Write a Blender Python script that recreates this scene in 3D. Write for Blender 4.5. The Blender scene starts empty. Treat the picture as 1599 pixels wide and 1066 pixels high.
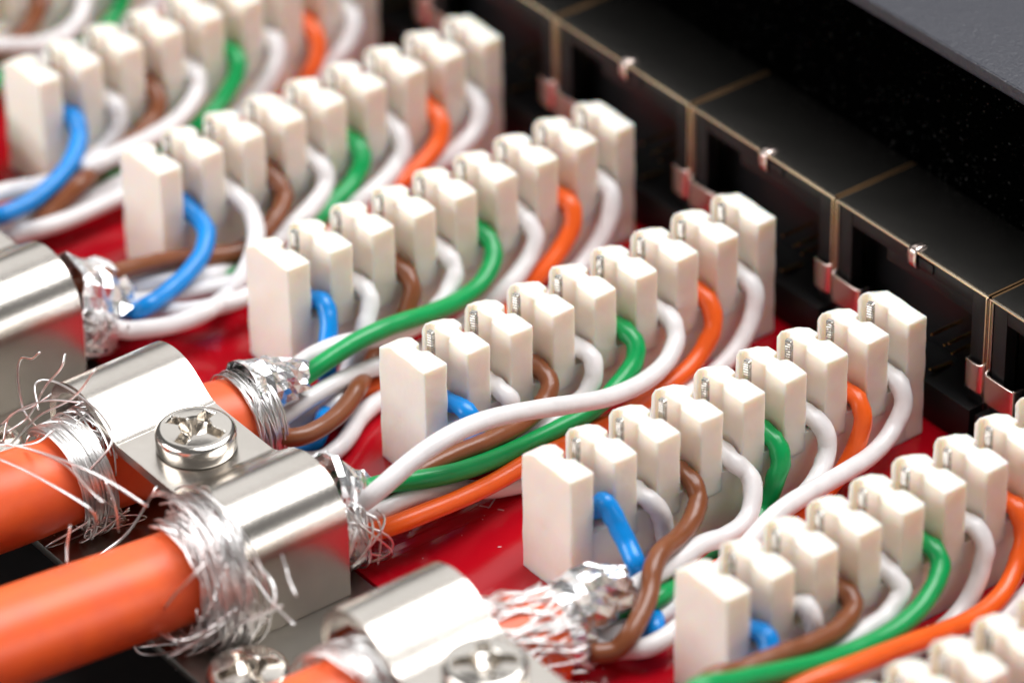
import bpy, bmesh, math, random
from mathutils import Vector, Matrix, noise
random.seed(7)
sc = bpy.context.scene
C = sc.collection
# ------------------------------------------------------------------ camera, world, lamps (1 unit = 1 cm)
sc.unit_settings.scale_length = 0.01
cam_data = bpy.data.cameras.new('camera')
cam = bpy.data.objects.new('camera', cam_data); C.objects.link(cam); sc.camera = cam
cam.matrix_world = Matrix(((0.6088796, -0.4422836, 0.6585217, 27.9019274), (0.7931596, 0.3528206, -0.4964026, -16.2771435), (-0.0127893, 0.8245622, 0.5656268, 20.4824079), (0.0000000, 0.0000000, 0.0000000, 1.0000000)))
cam_data.sensor_width = 36.0
cam_data.lens = 7222.78 / 1599 * 36
cam_data.clip_start = 1.0; cam_data.clip_end = 400.0
cam_data.dof.use_dof = True
cam_data.dof.focus_distance = 34.15
cam_data.dof.aperture_fstop = 0.205
cam_data.dof.aperture_blades = 0

world = bpy.data.worlds.new('World'); sc.world = world; world.use_nodes = True
wb = world.node_tree.nodes['Background']
wb.inputs[0].default_value = (1.0, 0.98, 0.97, 1); wb.inputs[1].default_value = 0.13

def area(name, loc, target, sx, sy, watts, col=(1, 1, 1)):
    d = bpy.data.lights.new(name, 'AREA'); d.shape = 'RECTANGLE'; d.size = sx; d.size_y = sy
    d.energy = watts; d.color = col
    o = bpy.data.objects.new(name, d); C.objects.link(o); o.location = loc
    o.rotation_euler = (Vector(target) - Vector(loc)).to_track_quat('-Z', 'Y').to_euler()
    return o
area('softbox_back', (-40, 30, 38), (4, 0, 0), 44, 40, 5000)
area('softbox_top', (7, 16, 38), (5, 1, 0), 25, 34, 20500)
area('softbox_left', (-8, -36, 20), (4, 0, 0), 34, 24, 16500)
area('reflector_right', (44, 26, 8), (5, -1, 0), 40, 17, 9500)
sc.view_settings.view_transform = 'Standard'; sc.view_settings.look = 'None'
sc.view_settings.exposure = 0.1; sc.view_settings.gamma = 1.0
sc.cycles.max_bounces = 10; sc.cycles.use_denoising = True

# ------------------------------------------------------------------ materials
def mat(name, col, rough=0.5, metal=0.0, sss=0.0, sss_r=(1, .5, .3), sss_scale=0.1, coat=0.0, bump=None, var=None, spec=0.5):
    m = bpy.data.materials.new(name); m.use_nodes = True
    nt = m.node_tree; b = nt.nodes['Principled BSDF']
    b.inputs['Base Color'].default_value = (*col, 1); b.inputs['Roughness'].default_value = rough
    b.inputs['Metallic'].default_value = metal; b.inputs['Specular IOR Level'].default_value = spec
    if sss:
        b.inputs['Subsurface Weight'].default_value = sss
        b.inputs['Subsurface Radius'].default_value = sss_r
        b.inputs['Subsurface Scale'].default_value = sss_scale
    if coat:
        b.inputs['Coat Weight'].default_value = coat; b.inputs['Coat Roughness'].default_value = .08
    tc = nt.nodes.new('ShaderNodeTexCoord')
    if bump:                                   # list of (scale, strength, distance)
        prev = None
        for s, st, ds in bump:
            n = nt.nodes.new('ShaderNodeTexNoise'); n.inputs['Scale'].default_value = s; n.inputs['Detail'].default_value = 4
            nt.links.new(tc.outputs['Object'], n.inputs['Vector'])
            bp = nt.nodes.new('ShaderNodeBump'); bp.inputs['Strength'].default_value = st; bp.inputs['Distance'].default_value = ds
            nt.links.new(n.outputs['Fac'], bp.inputs['Height'])
            if prev: nt.links.new(prev.outputs[0], bp.inputs['Normal'])
            prev = bp
        nt.links.new(prev.outputs[0], b.inputs['Normal'])
    if var:                                    # (scale, colour2, low, high)
        s, c2, lo, hi = var
        n = nt.nodes.new('ShaderNodeTexNoise'); n.inputs['Scale'].default_value = s; n.inputs['Detail'].default_value = 6
        nt.links.new(tc.outputs['Object'], n.inputs['Vector'])
        r = nt.nodes.new('ShaderNodeMapRange'); r.inputs['From Min'].default_value = lo; r.inputs['From Max'].default_value = hi
        nt.links.new(n.outputs['Fac'], r.inputs['Value'])
        mx = nt.nodes.new('ShaderNodeMix'); mx.data_type = 'RGBA'
        mx.inputs['A'].default_value = (*col, 1); mx.inputs['B'].default_value = (*c2, 1)
        nt.links.new(r.outputs[0], mx.inputs['Factor']); nt.links.new(mx.outputs['Result'], b.inputs['Base Color'])
    return m

M = {}
M['ivory'] = mat('ivory_nylon', (.90, .83, .75), .42, sss=.9, sss_r=(1, .6, .36), sss_scale=.14, bump=[(14, .2, .01), (160, .1, .002)], var=(3, (.87, .80, .71), .35, .7))
M['housing'] = mat('black_powder_coat_shaded', (.0003, .0003, .0003), .34, bump=[(30, .5, .012), (80, .5, .006)], spec=.06)  # same paint as the cover, blackened as its shaded copy
nt = M['housing'].node_tree; b = nt.nodes['Principled BSDF']      # sparkling grain in the powder coat
n = nt.nodes.new('ShaderNodeTexNoise'); n.inputs['Scale'].default_value = 48; tc = nt.nodes.new('ShaderNodeTexCoord')
r = nt.nodes.new('ShaderNodeMapRange'); r.inputs['From Min'].default_value = .69; r.inputs['From Max'].default_value = .76
r.inputs['To Min'].default_value = .0; r.inputs['To Max'].default_value = .6
nt.links.new(tc.outputs['Object'], n.inputs['Vector']); nt.links.new(n.outputs['Fac'], r.inputs['Value']); nt.links.new(r.outputs[0], b.inputs['Specular IOR Level'])
wire_cols = {'white': (.83, .80, .80), 'blue': (.0, .255, .73), 'green': (.0, .34, .085), 'orange': (.90, .125, .012), 'brown': (.23, .072, .026)}
for n, c in wire_cols.items():
    M[n] = mat(n + '_insulation', c, .30, sss=.25 if n == 'white' else .1, sss_r=(1, .8, .7), sss_scale=.04, bump=[(5, .25, .02), (40, .12, .004)],
               var=(6, tuple(x * .88 for x in c), .4, .75))
M['jacket'] = mat('orange_cable_jacket', (.94, .145, .032), .40, sss=.15, sss_r=(1, .4, .2), sss_scale=.05, bump=[(3, .15, .03), (60, .15, .004)], var=(4, (.84, .125, .04), .4, .7))
M['board'] = mat('red_solder_mask', (.46, .003, .012), .16, bump=[(70, .06, .003), (2, .1, .02)], var=(1.2, (.40, .003, .01), .4, .7))
M['silk'] = mat('white_silkscreen', (.6, .35, .35), .5)
M['nickel'] = mat('nickel_plated_steel', (.68, .635, .585), .25, metal=1, bump=[(34, .14, .005), (120, .22, .0022)], var=(2.5, (.60, .56, .51), .4, .7))
M['rail'] = mat('darkened_nickel_rail', (.34, .32, .29), .30, metal=1, bump=[(30, .2, .006), (110, .3, .003)])  # nickel coloured darker to dim its reflection in the clamp walls
M['nickel_smooth'] = mat('polished_nickel_screw', (.66, .62, .57), .17, metal=1, bump=[(12, .12, .01)])
M['strand'] = mat('tinned_copper_strand', (.88, .86, .85), .28, metal=1)
M['copper'] = mat('dull_copper_strand', (.62, .30, .22), .3, metal=1)
M['foil'] = mat('aluminium_foil', (.95, .95, .96), .24, metal=1, bump=[(20, .5, .015), (90, .25, .004)])
M['contact'] = mat('silver_contact', (.50, .48, .45), .16, metal=1)
nt = M['contact'].node_tree; b = nt.nodes['Principled BSDF']      # knurled ripple up the blade
wv = nt.nodes.new('ShaderNodeTexWave'); wv.bands_direction = 'Z'; wv.inputs['Scale'].default_value = 14; wv.inputs['Distortion'].default_value = 1.5; tc = nt.nodes.new('ShaderNodeTexCoord')
bp = nt.nodes.new('ShaderNodeBump'); bp.inputs['Strength'].default_value = .5; bp.inputs['Distance'].default_value = .012
nt.links.new(tc.outputs['Object'], wv.inputs['Vector']); nt.links.new(wv.outputs['Fac'], bp.inputs['Height']); nt.links.new(bp.outputs[0], b.inputs['Normal'])
M['gold'] = mat('gold_pin', (.85, .52, .20), .2, metal=1)
M['shield'] = mat('nickel_shield', (.34, .325, .30), .22, metal=1, bump=[(3, .08, .03), (150, .35, .002)], var=(4, (.38, .36, .33), .35, .7))
M['edge'] = mat('bright_sheet_edge', (.86, .68, .46), .25, metal=1)
M['seam'] = mat('worn_seam_edge', (.22, .13, .065), .5, metal=1)
M['clip'] = mat('spring_clip', (.80, .66, .60), .25, metal=1)
M['blackplastic'] = mat('black_plastic', (.006, .0055, .006), .38, bump=[(90, .2, .003)], spec=.35)
M['cover'] = mat('black_powder_coat_lit', (.008, .009, .020), .34, bump=[(40, .7, .010), (95, .5, .005)], spec=.85)  # lit copy of the housing paint, paler and bluer for the light on top
M['chassis'] = mat('dark_chassis', (.012, .011, .011), .35, bump=[(20, .1, .01)])

# ------------------------------------------------------------------ helpers
def link(name, me, m, parent=None):
    o = bpy.data.objects.new(name, me); C.objects.link(o)
    if m: me.materials.append(m)
    if parent: o.parent = parent
    return o
def finish(bm, smooth=True, angle=40):
    me = bpy.data.meshes.new('mesh'); bm.normal_update(); bm.to_mesh(me); bm.free()
    if smooth:
        me.polygons.foreach_set('use_smooth', [True] * len(me.polygons))
        if angle < 180:
            try: me.set_sharp_from_angle(angle=math.radians(angle))
            except Exception: pass
    me.update(); return me
def tag(o, label=None, cat=None, group=None, kind=None):
    for k, v in (('label', label), ('category', cat), ('group', group), ('kind', kind)):
        if v: o[k] = v
    return o
def thing(name, loc, label, cat, group=None, rz=0):
    o = bpy.data.objects.new(name, None); C.objects.link(o); o.location = loc; o.rotation_euler.z = rz
    o.empty_display_size = .2
    return tag(o, label, cat, group)
def box_bm(bm, x0, x1, y0, y1, z0, z1):
    r = bmesh.ops.create_cube(bm, size=1)
    for v in r['verts']:
        v.co = Vector((x0 + (v.co.x + .5) * (x1 - x0), y0 + (v.co.y + .5) * (y1 - y0), z0 + (v.co.z + .5) * (z1 - z0)))
    return r['verts']
def box(name, m, parent, x0, x1, y0, y1, z0, z1, bev=.01, seg=2):
    bm = bmesh.new(); box_bm(bm, x0, x1, y0, y1, z0, z1)
    if bev: bmesh.ops.bevel(bm, geom=bm.edges[:], offset=bev, segments=seg, profile=.6, affect='EDGES', clamp_overlap=True)
    return link(name, finish(bm), m, parent)
def prism(poly, z0, z1, top_inset=0):
    bm = bmesh.new()
    lo = [bm.verts.new((x, y, z0)) for x, y in poly]; hi = [bm.verts.new((x, y, z1)) for x, y in poly]
    n = len(poly); bm.faces.new(lo[::-1]); bm.faces.new(hi)
    for i in range(n): bm.faces.new((lo[i], lo[(i + 1) % n], hi[(i + 1) % n], hi[i]))
    return bm
def tube_bm(bm, pts, rad, n=12, cap=True, squash=None):
    """sweep a circle along pts; rad: number or list"""
    N = len(pts); P = [Vector(p) for p in pts]
    T = [(P[min(i + 1, N - 1)] - P[max(i - 1, 0)]).normalized() for i in range(N)]
    up = Vector((0, 0, 1)) if abs(T[0].z) < .9 else Vector((1, 0, 0))
    nrm = (up - T[0] * up.dot(T[0])).normalized(); rings = []
    for i in range(N):
        nrm = (nrm - T[i] * nrm.dot(T[i])); nrm.normalize(); b = T[i].cross(nrm)
        r = rad[i] if isinstance(rad, (list, tuple)) else rad
        sq = squash[i] if squash else (1, 1)
        rings.append([bm.verts.new(P[i] + (nrm * math.cos(a) * sq[0] + b * math.sin(a) * sq[1]) * r) for a in [2 * math.pi * k / n for k in range(n)]])
    for i in range(N - 1):
        for k in range(n):
            bm.faces.new((rings[i][k], rings[i][(k + 1) % n], rings[i + 1][(k + 1) % n], rings[i + 1][k]))
    if cap: bm.faces.new(rings[0][::-1]); bm.faces.new(rings[-1])
    return rings
def smooth_path(pts, sub=6):
    P = [Vector(p) for p in pts]; out = []
    E = [2 * P[0] - P[1]] + P + [2 * P[-1] - P[-2]]
    for i in range(len(P) - 1):
        p0, p1, p2, p3 = E[i:i + 4]
        for s in range(sub):
            t = s / sub
            out.append(.5 * ((2 * p1) + (p2 - p0) * t + (2 * p0 - 5 * p1 + 4 * p2 - p3) * t * t + (3 * p1 - p0 - 3 * p2 + p3) * t ** 3))
    out.append(P[-1]); return out

P_ = 1.743          # pitch of the terminal blocks
Q = 0.4             # pitch of the teeth

# ------------------------------------------------------------------ the setting
o = box('chassis_floor', M['chassis'], None, -12, 22, -12, 4.4, -1.2, -.9, 0); tag(o, kind='structure')
board = thing('circuit_board', (0, 0, 0), 'glossy red circuit board under all the white terminal blocks', 'circuit board')
box('board_sheet', M['board'], board, -9, 18, -.98, 4.30, -.16, 0, .01)
def silk(segs):
    bm = bmesh.new()
    for (x0, y0, x1, y1, w) in segs:
        d = Vector((x1 - x0, y1 - y0, 0)); L = d.length; d.normalize(); n = Vector((-d.y, d.x, 0)) * w / 2
        a, b = Vector((x0, y0, .003)), Vector((x1, y1, .003))
        bm.faces.new([bm.verts.new(p) for p in (a - n, b - n, b + n, a + n)])
    return link('silkscreen_mark', finish(bm, False), M['silk'], board)
silk([(5.60, .18, 5.78, .30, .012), (5.74, .14, 5.62, .34, .012)])
silk([(1.95, .42, 2.65, .42, .014)])

def dust():
    rnd = random.Random(5); bm = bmesh.new()
    for i in range(420):
        x, y = rnd.uniform(-1, 9.5), rnd.uniform(-.9, 3.5); r = rnd.uniform(.003, .009)
        m = Matrix.Translation((x, y, .003)) @ Matrix.Rotation(rnd.uniform(0, 6), 4, 'Z') @ Matrix.Diagonal((r * rnd.uniform(.6, 2.2), r, r * .5, 1))
        bmesh.ops.create_icosphere(bm, subdivisions=1, radius=1, matrix=m)
    o = link('dust', finish(bm), M['silk'], board); o['kind'] = 'stuff'
dust()
def traces():
    bm = bmesh.new()
    for k in range(-1, 7):
        x = k * P_
        for q, (a, b_) in enumerate(((.22, .95), (.34, .82), (.46, .70))):
            xs = x + a; box_bm(bm, xs, xs + .05, -.9 + q * .1, 2.2 - q * .5, 0.0005, .0035)
        box_bm(bm, x - .50, x - .06, -.62, -.34, 0.0005, .0035)
    return link('copper_trace', finish(bm, False), M['board'], board)
traces()
# ------------------------------------------------------------------ terminal blocks
H = 1.07
def tooth_mesh(kind, seed):
    rnd = random.Random(seed)
    near = [(-.575, -.005), (-.528, -.005), (-.520, .055), (-.462, .055), (-.452, .022), (-.255, .026), (-.235, -.006), (.005, -.004)]
    far = [(.005, .212), (-.225, .212), (-.25, .155), (-.325, .155), (-.335, .210), (-.575, .208)]
    poly = {'mid': near + far, 'first': [(-.575, 0), (.005, 0)] + far, 'last': near + [(.005, .19), (-.575, .19)]}[kind]
    bm = prism(poly, .355, H + .004)
    # sloped shoulder at the rear end of the top, slanted right edge on the others
    for v in bm.verts:
        if v.co.z > .9:
            if v.co.x < -.56: v.co.z -= .075
            v.co.z += rnd.uniform(-.004, .004)
    bmesh.ops.recalc_face_normals(bm, faces=bm.faces[:])
    # slice so the shoulder bends
    bmesh.ops.bisect_plane(bm, geom=bm.verts[:] + bm.edges[:] + bm.faces[:], plane_co=(-.44, 0, 0), plane_no=(1, 0, 0))
    for v in bm.verts:
        if abs(v.co.x + .44) < 1e-4 and v.co.z > .9: v.co.z = H + .004
    if kind != 'mid':                                        # end teeth run down to the board
        for v in bm.verts:
            if v.co.z < .4: v.co.z = .0
    me = finish(bm, False); o = bpy.data.objects.new('t', me); C.objects.link(o)
    m = o.modifiers.new('r', 'REMESH'); m.mode = 'VOXEL'; m.voxel_size = .0115; m.use_smooth_shade = True
    m = o.modifiers.new('s', 'SMOOTH'); m.factor = .5; m.iterations = 9
    dg = bpy.context.evaluated_depsgraph_get(); out = bpy.data.meshes.new_from_object(o.evaluated_get(dg))
    bpy.data.objects.remove(o); bpy.data.meshes.remove(me)
    for v in out.vertices:
        v.co += noise.noise_vector(v.co * 6 + Vector((seed * 3.1, 0, 0))) * .006 + noise.noise_vector(v.co * 22 + Vector((seed, 5, 0))) * .0015
    if kind == 'first':                                      # small scuffed ejector mark on the end face
        for v in out.vertices:
            d = math.hypot(v.co.x + .34, v.co.z - .45)
            if v.co.y < .02 and d < .085: v.co.y += .010 * noise.noise(v.co * 40) * (1 - d / .085) + .006 * (1 - d / .085)
    out.polygons.foreach_set('use_smooth', [True] * len(out.polygons))
    return out
tooth_meshes = {k: tooth_mesh(k, i) for i, k in enumerate(('first', 'last'))}
mids = [tooth_mesh('mid', 5 + i) for i in range(5)]
for me in list(tooth_meshes.values()) + mids: me.materials.append(M['ivory'])
def base_mesh():
    L = 8 * Q + .18
    poly = [(-.571, .1), (.0015, .1), (.0015, L - .1), (-.571, L - .1)]
    bm = prism([(x, y) for x, y in poly], .0, .53)
    return finish(bm, True, 50)
base_me = base_mesh(); base_me.materials.append(M['ivory'])
def contact_mesh():
    bm = bmesh.new()
    box_bm(bm, -.026, .026, -.05, .05, .35, .92)
    box_bm(bm, -.025, .025, -.022, .022, .92, 1.165)
    bmesh.ops.bevel(bm, geom=bm.edges[:], offset=.005, segments=1, affect='EDGES', clamp_overlap=True)
    for i in range(9):                                       # fine knurl on one flank only
        box_bm(bm, .0245, .0285, -.018, .018, .95 + i * .019, .961 + i * .019)
    bmesh.ops.rotate(bm, verts=bm.verts[:], cent=(0, 0, 0), matrix=Matrix.Rotation(math.radians(18), 3, 'Z'))
    return finish(bm, False)
contact_me = contact_mesh(); contact_me.materials.append(M['contact'])
block_desc = {
    -2: None,
    -1: 'cut off by the top left corner, farthest of all',
    0: 'whose blue wire leaves through the left edge',
    1: 'with a wide white loop and blue wire at its near end',
    2: 'behind the sharp clamp, a long green wire on top',
    3: 'in the middle, a long white wire crossing its nearest wires',
    4: 'whose brown wire kinks in front of crumpled foil',
    5: 'at lower right with a big blurred front tooth',
    6: 'of blurred tips in the bottom right corner'}
short_desc = {-1: 'the block in the top left corner', 0: 'the block second from the top left corner', 1: 'the block just above the sharp clamp',
    2: 'the block behind the clamp screw', 3: 'the middle block', 4: 'the block right of the middle', 5: 'the lower right block'}
for k in range(-1, 7):
    b = thing('terminal_block', (k * P_, 0, 0), 'ivory terminal block ' + block_desc[k], 'terminal block', 'ivory terminal blocks in a row on the red board')
    o = bpy.data.objects.new('base', base_me); C.objects.link(o); o.parent = b
    for j in range(9):
        me = tooth_meshes['first'] if j == 0 else tooth_meshes['last'] if j == 8 else mids[(j * 3 + k * 2) % 5]
        o = bpy.data.objects.new('tooth', me); C.objects.link(o); o.parent = b; o.location = (0, j * Q, 0)
        if j < 8:
            c = bpy.data.objects.new('contact', contact_me); C.objects.link(c); c.parent = b
            c.location = (-.305, j * Q + .29, random.uniform(-.012, .006)); c.rotation_euler.z = random.uniform(-.15, .15)

# ------------------------------------------------------------------ wires
WIRES=[
(-1,2,'brown','-300,1100,600 -163,1100,608 -53,1108,684 48,1074,699 113,989,613 152,877,543 172,753,486 180,622,443 175,487,418 166,350,405 209,220,396 302,117,389 410,30,385 525,-48,383 643,-121,380 763,-189,378 884,-253,376 1005,-316,374 1124,-377,370 1243,-437,366 1360,-495,360 1460,-544,342 1537,-581,307 1635,-632,289 1853,-752,357 1973,-820,355'),
(-1,3,'white','-300,1500,600 -147,1500,617 5,1504,626 121,1454,540 201,1343,472 253,1204,434 286,1053,431 312,902,454 334,756,501 347,611,555 349,467,615 325,318,644 299,166,647 382,34,639 508,-66,626 646,-154,613 791,-235,601 940,-314,590 1092,-391,581 1248,-467,573 1405,-543,566 1565,-621,561 1724,-699,556 1853,-761,530 1841,-747,403 1975,-820,383'),
(-1,4,'green','-300,1900,600 -134,1900,621 20,1902,570 105,1857,436 139,1738,326 235,1544,300 259,1376,258 210,1241,197 158,1104,152 106,962,128 134,770,177 286,532,286 419,357,337 499,248,330 591,153,319 692,66,309 799,-17,300 909,-97,290 1021,-175,281 1131,-251,269 1187,-295,219 1208,-320,142 1338,-407,144 1565,-550,216 1839,-722,324 1974,-820,334'),
(-1,5,'white','-300,2300,600 -115,2300,620 45,2308,540 120,2252,388 140,2110,270 124,1955,183 109,1787,129 179,1565,150 332,1293,246 410,1068,312 406,892,331 358,734,313 246,599,256 188,454,207 235,321,183 325,216,163 429,126,144 540,44,125 655,-32,107 771,-105,88 893,-178,72 1040,-264,73 1270,-396,133 1483,-521,183 1818,-718,322 1974,-820,334'),
(0,0,'blue','-300,300,600 -233,300,607 -167,300,614 -100,301,624 -37,306,645 33,299,638 89,285,599 141,259,560 192,217,530 239,166,506 283,110,484 323,48,465 360,-17,449 394,-85,437 426,-155,426 451,-225,416 471,-295,405 488,-364,396 502,-434,389 514,-505,386 523,-577,386 531,-649,388 538,-720,391 517,-775,374 360,-753,258 360,-820,259'),
(0,1,'white','-300,700,600 -218,700,609 -137,700,618 -56,704,633 21,703,619 49,709,539 68,688,462 78,644,397 83,589,341 89,526,296 96,453,263 109,373,242 124,289,229 138,203,223 150,116,222 163,29,229 177,-58,243 190,-143,266 204,-228,292 218,-312,319 232,-397,345 248,-480,373 262,-565,398 273,-651,412 281,-738,417 280,-820,414'),
(0,2,'brown','-300,1100,600 -203,1100,615 -105,1101,618 -11,1106,592 61,1086,529 111,1035,465 141,955,420 164,868,385 188,778,358 209,685,339 224,594,321 234,507,296 243,419,271 327,286,301 487,107,386 574,-26,414 581,-111,377 585,-194,337 591,-279,299 600,-366,268 594,-443,227 552,-500,161 490,-546,84 501,-639,72 507,-736,93 489,-820,141'),
(0,3,'white','-300,1500,600 -188,1500,614 -76,1503,624 30,1499,600 101,1459,525 158,1367,471 201,1261,429 244,1146,408 285,1025,408 323,901,415 359,775,424 391,647,437 423,517,453 459,387,469 488,263,479 441,185,434 337,142,344 306,55,300 349,-72,295 398,-199,285 434,-319,265 453,-434,248 467,-554,252 455,-660,249 340,-707,167 340,-820,167'),
(0,4,'green','-300,1900,600 -168,1900,612 -44,1906,654 65,1888,610 124,1822,513 158,1721,432 191,1607,368 218,1481,321 227,1359,269 203,1250,199 169,1144,129 159,1023,87 199,875,92 273,707,129 318,558,148 323,433,136 323,313,122 323,193,110 321,72,99 314,-50,87 301,-174,72 306,-310,72 307,-445,72 301,-575,72 307,-702,93 331,-820,149'),
(0,5,'white','-300,2300,600 -153,2300,617 -7,2306,630 87,2271,526 133,2178,423 140,2074,321 146,1962,229 151,1839,153 156,1703,102 161,1558,72 199,1391,75 296,1189,125 366,1009,162 420,841,191 480,669,226 500,522,228 490,392,208 481,262,189 477,130,171 477,-3,155 467,-138,141 439,-274,125 414,-417,121 389,-551,118 357,-674,112 365,-820,137'),
(0,6,'orange','-300,2700,600 -133,2700,620 24,2703,575 115,2663,443 155,2568,311 127,2467,174 114,2332,81 183,2141,72 245,1961,82 303,1783,102 358,1600,122 420,1410,148 482,1214,183 531,1016,221 514,841,236 377,735,174 210,649,83 174,490,72 163,321,72 153,154,75 149,-13,88 153,-179,110 155,-346,131 146,-512,146 162,-681,174 238,-820,226'),
(0,7,'white','-300,3100,600 -122,3100,620 42,3095,584 123,3005,457 153,2862,355 137,2730,247 160,2557,194 236,2352,182 307,2152,173 373,1957,166 440,1761,169 507,1570,181 571,1383,199 628,1199,217 668,1017,228 680,841,227 676,666,224 670,488,223 673,308,226 690,126,230 713,-58,237 734,-243,248 741,-424,263 698,-579,251 492,-642,122 485,-820,140'),
(1,0,'blue','-300,300,600 -219,300,613 -137,300,621 -58,301,602 15,307,565 101,315,539 184,289,507 254,233,476 313,167,448 359,93,426 397,14,408 431,-69,392 462,-155,380 492,-245,372 523,-338,368 555,-434,369 582,-531,373 551,-597,340 446,-623,260 363,-664,211 331,-735,219 313,-812,228 288,-882,215 248,-939,182 279,-1038,202 280,-1120,201'),
(1,1,'white','-300,700,600 -190,700,615 -78,701,618 29,711,591 124,737,539 247,705,496 356,647,445 453,563,400 538,464,359 595,363,312 619,273,252 624,196,200 699,79,224 845,-88,315 905,-217,345 876,-302,314 835,-391,288 788,-483,268 733,-577,257 677,-672,252 616,-764,248 579,-859,296 562,-946,377 510,-1025,389 296,-1009,219 300,-1120,212'),
(1,2,'brown','-300,1100,600 -189,1100,619 -78,1101,607 17,1107,548 98,1108,471 179,1007,431 239,892,397 270,785,352 274,684,307 262,588,269 247,492,258 233,398,274 223,303,297 218,203,325 219,101,360 226,-6,399 236,-116,435 248,-228,469 261,-342,501 275,-456,530 290,-572,557 306,-688,582 317,-805,606 323,-921,626 280,-1008,591 281,-1120,579'),
(1,3,'white','-300,1500,600 -171,1500,619 -43,1502,600 65,1525,533 132,1481,440 232,1332,417 292,1190,395 307,1070,349 311,958,287 326,835,237 302,731,176 232,654,95 235,527,88 303,359,157 334,218,210 311,112,227 283,11,241 271,-99,273 266,-215,309 259,-335,340 251,-457,363 243,-580,384 236,-703,409 231,-830,425 280,-989,462 280,-1120,459'),
(1,4,'green','-300,1900,600 -158,1900,620 -19,1906,595 95,1880,516 144,1784,424 183,1657,363 218,1514,330 261,1360,297 289,1212,257 269,1094,191 221,994,111 216,866,72 251,716,72 372,516,147 396,375,152 329,282,92 306,152,72 297,8,72 272,-128,72 219,-246,72 155,-358,75 107,-479,78 82,-611,72 84,-756,72 218,-977,171 220,-1120,169'),
(1,5,'white','-300,2300,600 -141,2300,621 9,2305,569 107,2278,449 150,2155,356 285,1938,371 359,1748,365 299,1642,264 195,1561,135 237,1387,122 416,1139,213 535,940,260 567,793,246 567,650,224 545,508,202 517,361,190 482,206,189 434,54,192 393,-91,196 378,-238,213 381,-393,250 389,-549,308 404,-713,363 404,-872,375 280,-959,274 280,-1120,269'),
(1,6,'orange','-300,2700,600 -124,2700,620 38,2706,559 130,2639,435 170,2491,348 193,2329,290 205,2154,239 261,1944,230 314,1747,219 320,1590,173 344,1421,145 378,1244,135 395,1086,116 437,905,128 460,714,148 361,577,104 253,439,72 189,282,72 158,117,98 154,-58,144 156,-233,193 156,-396,238 145,-555,263 130,-722,261 201,-943,312 200,-1120,307'),
(1,7,'white','-300,3100,600 -106,3100,619 60,3103,531 140,2999,398 181,2826,320 174,2660,255 155,2488,202 144,2309,152 138,2122,101 220,1876,118 400,1577,210 535,1332,265 606,1144,270 676,956,277 736,765,283 797,571,291 855,373,303 883,177,309 840,0,290 733,-153,250 597,-293,213 436,-421,182 295,-559,144 215,-714,105 253,-925,135 264,-1120,142'),
(2,0,'blue','-300,300,600 -226,300,606 -152,300,613 -82,302,637 -16,306,671 50,300,656 106,283,615 151,256,565 190,225,512 228,186,462 262,152,405 278,140,340 286,137,274 298,129,203 301,121,121 332,91,72 412,28,72 486,-34,72 658,-163,164 760,-244,204 784,-275,183 800,-309,157 816,-345,130 822,-389,104 760,-430,78 701,-475,78'),
(2,1,'white','-300,700,600 -211,700,611 -122,700,620 -33,705,625 51,705,596 115,682,540 153,628,481 186,570,421 217,514,359 240,459,292 244,413,215 244,368,134 265,311,72 359,222,85 518,95,165 624,-6,210 634,-70,187 605,-128,150 576,-194,122 550,-268,103 516,-343,86 479,-420,72 465,-507,72 458,-593,72 474,-691,88 476,-780,93'),
(2,2,'brown','-300,1100,600 -192,1100,616 -83,1102,615 20,1105,578 106,1088,515 146,1037,431 166,969,352 169,889,281 173,808,211 177,727,143 199,643,94 246,558,73 377,424,129 576,244,247 697,117,301 744,45,296 787,-26,291 828,-102,289 865,-182,290 899,-267,295 927,-357,301 944,-453,307 950,-553,314 914,-651,316 823,-717,309 734,-780,308'),
(2,3,'white','-300,1500,600 -185,1500,617 -70,1502,613 36,1510,569 118,1493,495 166,1412,426 208,1316,374 244,1211,339 277,1100,324 308,987,330 335,874,348 355,760,368 366,647,394 372,534,423 377,420,454 381,308,489 376,196,510 353,88,500 318,-15,467 273,-103,404 226,-187,332 195,-290,295 179,-395,273 182,-503,261 275,-666,324 294,-780,324'),
(2,4,'green','-300,1900,600 -171,1900,618 -43,1906,606 71,1894,546 158,1829,479 220,1725,431 272,1608,409 313,1484,407 348,1358,415 380,1232,434 406,1106,459 430,978,485 448,850,513 464,722,542 478,591,563 492,459,575 503,326,578 509,193,568 511,62,546 510,-68,515 504,-194,476 494,-318,434 476,-439,388 474,-571,376 398,-650,314 400,-780,319'),
(2,5,'white','-300,2300,600 -154,2300,621 -12,2305,586 93,2302,484 143,2213,380 193,2081,312 233,1936,262 238,1809,198 211,1700,120 216,1565,78 257,1406,79 301,1244,90 343,1081,108 379,917,131 423,749,169 483,577,229 510,437,273 500,320,279 530,170,307 579,2,342 603,-152,344 618,-303,331 627,-450,303 601,-581,259 438,-632,129 440,-780,130'),
(2,6,'orange','-300,2700,600 -135,2700,619 25,2704,602 120,2659,480 157,2547,364 185,2409,280 201,2261,207 201,2116,129 221,1959,78 280,1793,72 351,1628,86 414,1469,98 462,1310,101 501,1149,102 534,985,103 555,819,106 553,655,103 519,505,86 482,352,72 458,188,72 459,19,72 437,-143,78 358,-282,104 284,-417,103 342,-615,152 357,-780,156'),
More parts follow.
